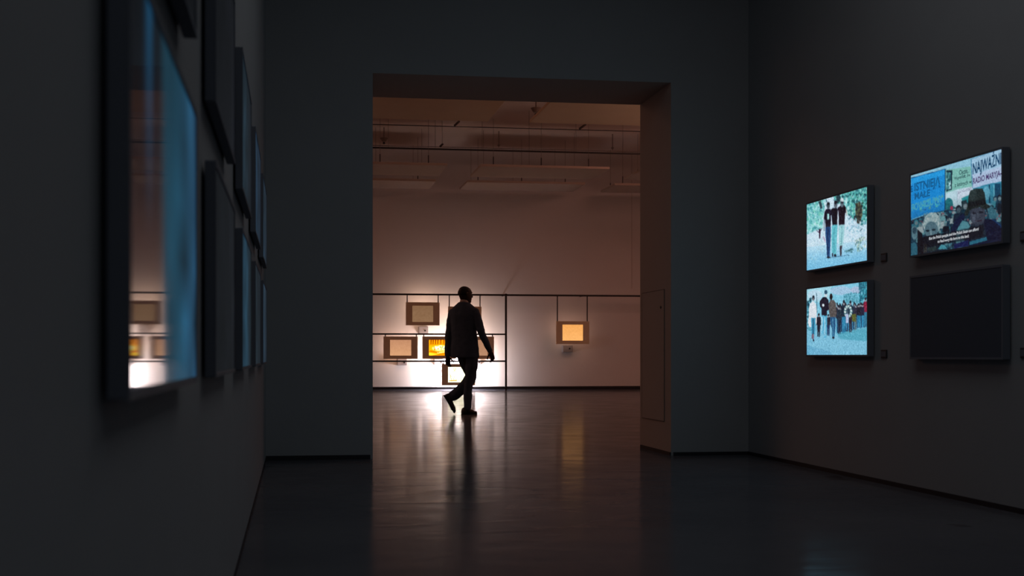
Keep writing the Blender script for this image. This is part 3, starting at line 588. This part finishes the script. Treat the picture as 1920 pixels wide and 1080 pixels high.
hang_board('brown board with a dull beige screen, upper left, hung just below the top rail', 761, 824, 567, 610, zt, (763.4, 821.6), plain_picture((134, 100, 72), (142, 108, 78), 1), 1, [(0, .2, WARM, 2.0)])
hang_board('brown board mostly hidden behind the man\'s shoulders, right rod showing', 840, 902.5, 575, 617, zt, (842.4, 900), plain_picture((134, 100, 72), (142, 108, 78), 2), 1, [(0, 0, WARM, 2.5)])
hang_board('brown board with a plain peach screen, at the far left of the middle row', 719, 783, 631, 673, zm, (722.5, 780.6), plain_picture((196, 140, 104), (222, 164, 120), 3), 1, [(0, 0, PEACH, 2.5)])
hang_board('brown board with a bright orange food picture left of the man', 792, 855, 631, 673, zm, (794.5, 852), food_picture(), 1.5, [(0, 0, WARM, 4)])
hang_board('brown board with a beige screen, half hidden behind the man\'s right arm', 863, 926, 631, 673, zm, (865.5, 923.4), plain_picture((176, 128, 98), (186, 138, 106), 5), 1, [(0, 0, WARM, 3.5)])
hang_board('brown board with a glowing pale yellow drawing, lowest, behind the man\'s legs', 828, 891, 682, 723, zn, (831, 888), drawing_picture(), 2.2, [(0, 0, COOL, 100)])
hang_board('brown board with a glowing orange screen hung alone on the right', 1042.5, 1104.5, 602.5, 645, zt, (1045, 1101), plain_picture((246, 170, 92), (255, 184, 108), 7), 1, [(0, 0, PEACH, .9)])
def wall_box(label, x0, x1, y0, y1, knob=None):
    a = P(x0, y1, YF-.12); b = P(x1, y0, YF-.12)
    t = thing('wall_box', label, 'control box', ((a.x+b.x)/2, YF, a.z), 'grey boxes fixed under the boards')
    bx('housing', (a.x, YF-.12, a.z), (b.x, YF, b.z), M_box, t, .008)
    bx('front_plate', (a.x+.012, YF-.125, a.z+.012), (b.x-.012, YF-.119, b.z-.012), M_box, t, .002)
    k = knob or ((x0+x1)/2+4, (y0+y1)/2+1)
    q = P(k[0], k[1], YF-.125)
    bm = bmesh.new(); tube(bm, (q.x, YF-.14, q.z), (q.x, YF-.124, q.z), .02, 14); obj('knob', bm, M_knob, t)
wall_box('grey box with a small dark knob under the upper left board', 785, 803, 612, 625.5, (797, 620))
wall_box('grey box crossed by the third rail under the far left board', 745, 763, 672.5, 685)
wall_box('pale grey box crossed by the third rail left of the man\'s hand', 814.5, 832, 673.5, 684.5)
wall_box('grey box crossed by the third rail right of the man\'s hip', 886, 902, 673.5, 684.5)
wall_box('grey box with a dark knob under the lone board on the right', 1055.5, 1074, 647.5, 660.5, (1068, 653.5))

# ------------------------------------------------------------------ the walking man
DM = 15.95; um = (868-CX)/F
base_pt = Vector((DM*(sy_+cy_*um), DM*(cy_-sy_*um), 0))
vd = Vector((base_pt.x, base_pt.y, 0)).normalized()
MW = Matrix(((vd.y, vd.x, 0, base_pt.x), (-vd.x, vd.y, 0, base_pt.y), (0, 0, 1, 0), (0, 0, 0, 1)))   # local x right, y away
man = thing('person', 'bald man in a dark suit walking across the hall, seen from behind', 'person', tuple(base_pt))
man.matrix_world = MW; bpy.context.view_layer.update()
def ring(bm, c, ax, ay, n=20, p=2.0):
    out = []
    for i in range(n):
        t = 2*math.pi*i/n; ct, st = math.cos(t), math.sin(t)
        k = (abs(ct)**p+abs(st)**p)**(-1/p)
        out.append(bm.verts.new(Vector(c)+ax*ct*k+ay*st*k))
    return out
def skin(bm, rings):
    n = len(rings[0])
    for A, B in zip(rings, rings[1:]):
        for i in range(n): bm.faces.new((A[i], A[(i+1)%n], B[(i+1)%n], B[i]))
    bm.faces.new(rings[0][::-1]); bm.faces.new(rings[-1])
def limb(bm, pts, n=16, side=Vector((0, 1, 0)), flat=1.0):
    """pts: (x,y,z,r); rings perpendicular to the path, rounded ends; flat scales the radius along 'side'"""
    P_ = [Vector(p[:3]) for p in pts]; R = [p[3] for p in pts]
    # smooth the path a little
    Q = []; RR = []
    for i in range(len(P_)-1):
        a = P_[max(0, i-1)]; b = P_[i]; c = P_[i+1]; d = P_[min(len(P_)-1, i+2)]
        for k in range(5):
            t = k/5; Q.append(.5*((2*b)+(c-a)*t+(2*a-5*b+4*c-d)*t*t+(3*b-a-3*c+d)*t**3)); RR.append(R[i]+(R[i+1]-R[i])*(3*t*t-2*t**3))
    Q.append(P_[-1]); RR.append(R[-1])
    d0 = (Q[1]-Q[0]).normalized(); d1 = (Q[-1]-Q[-2]).normalized()
    seq = [(Q[0]-d0*RR[0]*.7, RR[0]*.45), (Q[0]-d0*RR[0]*.35, RR[0]*.85)]+list(zip(Q, RR))+[(Q[-1]+d1*RR[-1]*.35, RR[-1]*.85), (Q[-1]+d1*RR[-1]*.7, RR[-1]*.45)]
    rs = []
    for i, (c, r) in enumerate(seq):
        d = (seq[min(i+1, len(seq)-1)][0]-seq[max(i-1, 0)][0]).normalized()
        s = (side-d*side.dot(d)).normalized(); f = d.cross(s)
        rs.append(ring(bm, c, s*r*flat, f*r, n))
    skin(bm, rs)
def trunk(bm, rows, yaw, n=32):
    """rows (z, cx, cy, half width, half depth)"""
    rx = Vector((math.cos(yaw), -math.sin(yaw), 0)); fw = Vector((math.sin(yaw), math.cos(yaw), 0))
    skin(bm, [ring(bm, (cx, cyy, z), rx*a, fw*b, n, 2.3) for z, cx, cyy, a, b in rows])
def remesh(o, vox, sm=6):
    m = o.modifiers.new('Remesh', 'REMESH'); m.mode = 'VOXEL'; m.voxel_size = vox; m.use_smooth_shade = True
    s = o.modifiers.new('Smooth', 'SMOOTH'); s.iterations = sm; s.factor = .5
def creases(o, st, size):
    tx = bpy.data.textures.new('cloth_creases', 'CLOUDS'); tx.noise_scale = size; tx.noise_depth = 2
    d = o.modifiers.new('Displace', 'DISPLACE'); d.texture = tx; d.strength = st; d.mid_level = .5; d.texture_coords = 'LOCAL'
def mobj(name, bm, m):
    o = obj(name, bm, m, None, True); o.parent = man; return o
TY = math.radians(28)
HC = Vector((.033, 0.0, 1.685)); HY = math.radians(62)   # head centre, head turned to the right
hr = Vector((math.cos(HY), -math.sin(HY), 0)); hf = Vector((math.sin(HY), math.cos(HY), 0)); up_ = Vector((0, 0, 1))
def hp(s, f, z): return HC+hr*s+hf*f+up_*z
# body: one continuous skin
bm = bmesh.new()
trunk(bm, [(.84, .045, 0, .13, .09), (.92, .045, 0, .15, .11), (1.05, .035, 0, .135, .095), (1.2, .025, 0, .135, .095), (1.36, .015, 0, .16, .105), (1.46, .01, 0, .155, .085), (1.53, .012, 0, .08, .06), (1.58, .018, 0, .05, .05)], TY)
limb(bm, [(.012, 0, 1.50, .060), (.020, 0, 1.56, .056), (.028, 0, 1.62, .056), (.03, 0, 1.66, .056)])
# head: skull, jaw, nose, brow, ears, lips
def head_sec():
    rs = []
    rows = [(-.118, .045, .022, .030), (-.108, .028, .040, .058), (-.09, .016, .052, .074), (-.06, .008, .062, .084), (-.03, .002, .069, .091), (0, -.002, .073, .097), (.03, -.004, .076, .099), (.06, -.006, .073, .094), (.085, -.010, .062, .079), (.102, -.012, .044, .056), (.113, -.014, .020, .026)]
    for z, fo, a, b in rows: rs.append(ring(bm, hp(0, fo, z), hr*a, hf*b, 28, 2.15))
    skin(bm, rs)
head_sec()
limb(bm, [tuple(hp(0, .088, .018))+(.010,), tuple(hp(0, .100, -.008))+(.011,), tuple(hp(0, .110, -.026))+(.013,), tuple(hp(0, .098, -.036))+(.011,)], 10)
limb(bm, [tuple(hp(-.016, .094, -.034))+(.008,), tuple(hp(.016, .094, -.034))+(.008,)], 8)
limb(bm, [tuple(hp(-.045, .080, .030))+(.010,), tuple(hp(0, .094, .028))+(.010,), tuple(hp(.045, .080, .030))+(.010,)], 8)
for z_ in (-.055, -.067): limb(bm, [tuple(hp(-.022, .084, z_))+(.006,), tuple(hp(0, .094, z_))+(.008,), tuple(hp(.022, .084, z_))+(.006,)], 8)
limb(bm, [tuple(hp(-.015, .076, -.100))+(.014,), tuple(hp(.015, .076, -.100))+(.014,)], 8)
for sgn in (-1, 1):
    limb(bm, [tuple(hp(sgn*.074, -.004, -.030))+(.007,), tuple(hp(sgn*.082, -.016, -.006))+(.010,), tuple(hp(sgn*.085, -.020, .014))+(.011,), tuple(hp(sgn*.078, -.006, .024))+(.008,), tuple(hp(sgn*.074, .004, .010))+(.006,)], 8)
# arms and legs of the body
RA = [(.165, -.08, 1.445), (.205, -.11, 1.33), (.248, -.125, 1.175), (.315, -.10, 1.03), (.378, -.06, .893)]
LA = [(-.138, .085, 1.445), (-.168, .10, 1.30), (-.192, .10, 1.145), (-.208, .08, .98), (-.217, .06, .835)]
for A in (RA, LA):
    limb(bm, [A[0]+(.052,), A[1]+(.045,), A[2]+(.038,), A[3]+(.033,), A[4]+(.024,)])
def hand(wrist, dirv, backv, thumbv, curl):
    """dirv wrist to knuckles, backv back of the hand, thumbv towards the thumb side"""
    w_ = Vector(wrist); d_ = Vector(dirv).normalized(); t_ = Vector(thumbv); t_ = (t_-d_*t_.dot(d_)).normalized(); b_ = d_.cross(t_)
    if b_.dot(Vector(backv)) < 0: b_ = -b_
    rs = []
    for k, (l, a, b) in enumerate(((-.03, .024, .019), (0, .026, .018), (.03, .036, .016), (.06, .041, .015), (.085, .040, .013), (.092, .034, .010))):
        rs.append(ring(bm, w_+d_*l, t_*a, b_*b, 18, 2.6))
    skin(bm, rs)
    for i, (off, ln) in enumerate(((.030, .070), (.010, .078), (-.011, .072), (-.030, .058))):
        p = w_+d_*.072+t_*off; dd = (d_+t_*off*2.2).normalized(); pts = [tuple(p)+(.0095,)]
        p = p+dd*.018; pts.append(tuple(p)+(.0095,))
        for j, fr in enumerate((.45, .31, .24)):
            dd = (Matrix.Rotation(-curl*(1+.25*i)*(1 if j else .7), 3, t_.cross(Vector((0,0,0))) if False else t_) @ dd) if b_.cross(d_).dot(t_) < 0 else (Matrix.Rotation(curl*(1+.25*i)*(1 if j else .7), 3, t_) @ dd)
            p = p+dd*ln*fr; pts.append(tuple(p)+(.0088-.0008*j,))
        limb(bm, pts, 10)
    p = w_+d_*.022+t_*.026; sg = 1 if curl > 0 else -1; dd = (d_*.75+t_*.8-b_*.25*sg).normalized(); pts = [tuple(p)+(.012,)]
    for ln, k in ((.036, 0), (.030, 1), (.024, 2)):
        p = p+dd*ln; pts.append(tuple(p)+(.0115-.001*k,)); dd = (dd+d_*.35-b_*.15*sg).normalized()
    limb(bm, pts, 10)
hand((.385, -.055, .885), (.34, .05, -1), (.66, -.7, .1), (-.75, .6, 0), -.46)
hand((-.217, .058, .822), (.06, -.02, -1), (-.5, .85, 0), (.86, .5, 0), .28)
TL = [(.0, .05, .90), (.045, .05, .72), (.112, .05, .535), (-.01, .055, .385), (-.15, .06, .262)]
SL = [(.115, -.05, .90), (.122, -.05, .72), (.085, -.045, .49), (.068, -.04, .29), (.066, -.04, .10)]
for A, rr_ in ((TL, (.085, .075, .058, .052, .038)), (SL, (.085, .07, .052, .045, .036))):
    limb(bm, [a+(r,) for a, r in zip(A, rr_)])
limb(bm, [(-.155, .06, .25, .036), (-.185, .06, .20, .036), (-.135, .06, .08, .035)])
limb(bm, [(.066, -.04, .09, .036), (.075, -.035, .055, .036), (.13, 0, .04, .032)])
body = mobj('body', bm, M_skin); remesh(body, .0052, 3)
# cropped hair cap
bm = bmesh.new(); rs = []
for z, fo, a, b in ((-.01, -.030, .074, .079), (.02, -.020, .0785, .089), (.045, -.014, .0785, .091), (.068, -.012, .071, .083), (.09, -.013, .058, .069), (.106, -.014, .040, .049), (.116, -.015, .016, .02)): rs.append(ring(bm, hp(0, fo, z), hr*a, hf*b, 28, 2.15))
skin(bm, rs); mobj('hair', bm, M_hair)
# shirt collar
bm = bmesh.new()
def tilt_ring(z, a, b, off=0):
    rx = Vector((math.cos(TY), -math.sin(TY), 0)); fw = Vector((math.sin(TY), math.cos(TY), 0)); out = []
    for i in range(24):
        t = 2*math.pi*i/24; out.append(bm.verts.new(Vector((.020+off, 0, z-.022*math.sin(t)))+rx*a*math.cos(t)+fw*b*math.sin(t)))
    return out
o1 = tilt_ring(1.545, .066, .066); o2 = tilt_ring(1.594, .062, .060); i2 = tilt_ring(1.594, .058, .056); i1 = tilt_ring(1.545, .060, .060)
for A, B in ((o1, o2), (o2, i2), (i2, i1), (i1, o1)):
    for i in range(24): bm.faces.new((A[i], A[(i+1)%24], B[(i+1)%24], B[i]))
mobj('shirt_collar', bm, M_shirt)
# jacket: trunk and sleeves in one
bm = bmesh.new()
trunk(bm, [(.80, .028, 0, .205, .145), (.83, .028, 0, .208, .148), (.92, .028, 0, .204, .145), (1.05, .024, 0, .19, .135), (1.18, .018, 0, .182, .125), (1.30, .014, 0, .195, .130), (1.40, .012, 0, .205, .130), (1.47, .010, 0, .192, .115), (1.515, .010, 0, .155, .095), (1.55, .014, 0, .105, .080), (1.578, .018, 0, .078, .070)], TY)
for A, rr_ in ((RA, (.066, .061, .055, .047, .040)), (LA, (.066, .062, .058, .050, .043))):
    pts = [a+(r,) for a, r in zip(A, rr_)]; limb(bm, pts)
limb(bm, [(.17, -.075, .86, .045), (.205, -.08, .815, .03)])            # hem swinging out on the right
limb(bm, [(.236, -.135, 1.20, .055), (.258, -.135, 1.165, .056)])      # fold at the elbow
jk = mobj('jacket', bm, M_suit); remesh(jk, .009, 5); creases(jk, .020, .13)
# trousers
bm = bmesh.new()
trunk(bm, [(.80, .05, 0, .145, .115), (.86, .05, 0, .160, .125), (.95, .045, 0, .155, .118), (1.02, .04, 0, .14, .105)], TY)
limb(bm, [(-.005, .05, .89, .095), (.045, .05, .72, .092), (.118, .05, .555, .082), (.045, .055, .43, .080), (-.037, .055, .345, .078), (-.145, .06, .252, .074)], flat=.8)
limb(bm, [(.115, -.05, .89, .098), (.125, -.05, .72, .088), (.092, -.045, .50, .068), (.068, -.04, .29, .059), (.064, -.04, .10, .055)], flat=1.05)
tr = mobj('trousers', bm, M_trous); remesh(tr, .008, 5); creases(tr, .022, .11)
# shoes
def shoe(heel, fwd, upv):
    f = Vector(fwd).normalized(); u = Vector(upv); u = (u-f*u.dot(f)).normalized(); s = f.cross(u)
    bm = bmesh.new(); rs = []
    for l, hw, top in ((0.0, .026, .060), (.012, .034, .085), (.045, .038, .100), (.085, .038, .092), (.12, .039, .070), (.16, .044, .056), (.20, .047, .048), (.24, .044, .040), (.265, .034, .034), (.282, .016, .026)):
        c = Vector(heel)+f*l+u*(top/2+.009); rs.append(ring(bm, c, s*hw, u*(top/2), 20, 2.7))
    skin(bm, rs); sh = mobj('shoe', bm, M_shoe)
    bm = bmesh.new(); lo = []; hi = []
    prof = [(-.004, .022), (.006, .033), (.045, .037), (.09, .034), (.13, .038), (.18, .046), (.215, .048), (.25, .043), (.275, .028), (.288, .010)]
    ol = [(l, w_) for l, w_ in prof]+[(l, -w_) for l, w_ in prof[::-1]]
    lo = [bm.verts.new(Vector(heel)+f*l+s*w_) for l, w_ in ol]; hi = [bm.verts.new(Vector(heel)+f*l+s*w_+u*.018) for l, w_ in ol]
    n = len(ol)
    for i in range(n): bm.faces.new((lo[i], lo[(i+1)%n], hi[(i+1)%n], hi[i]))
    bm.faces.new(lo[::-1]); bm.faces.new(hi)
    so = obj('sole', bm, M_sole); so.parent = sh
shoe((-.272, .045, .262), (.155, .03, -.262), (.85, 0, .52))
shoe((-.005, -.075, .001), (.68, .73, 0), (0, 0, 1))
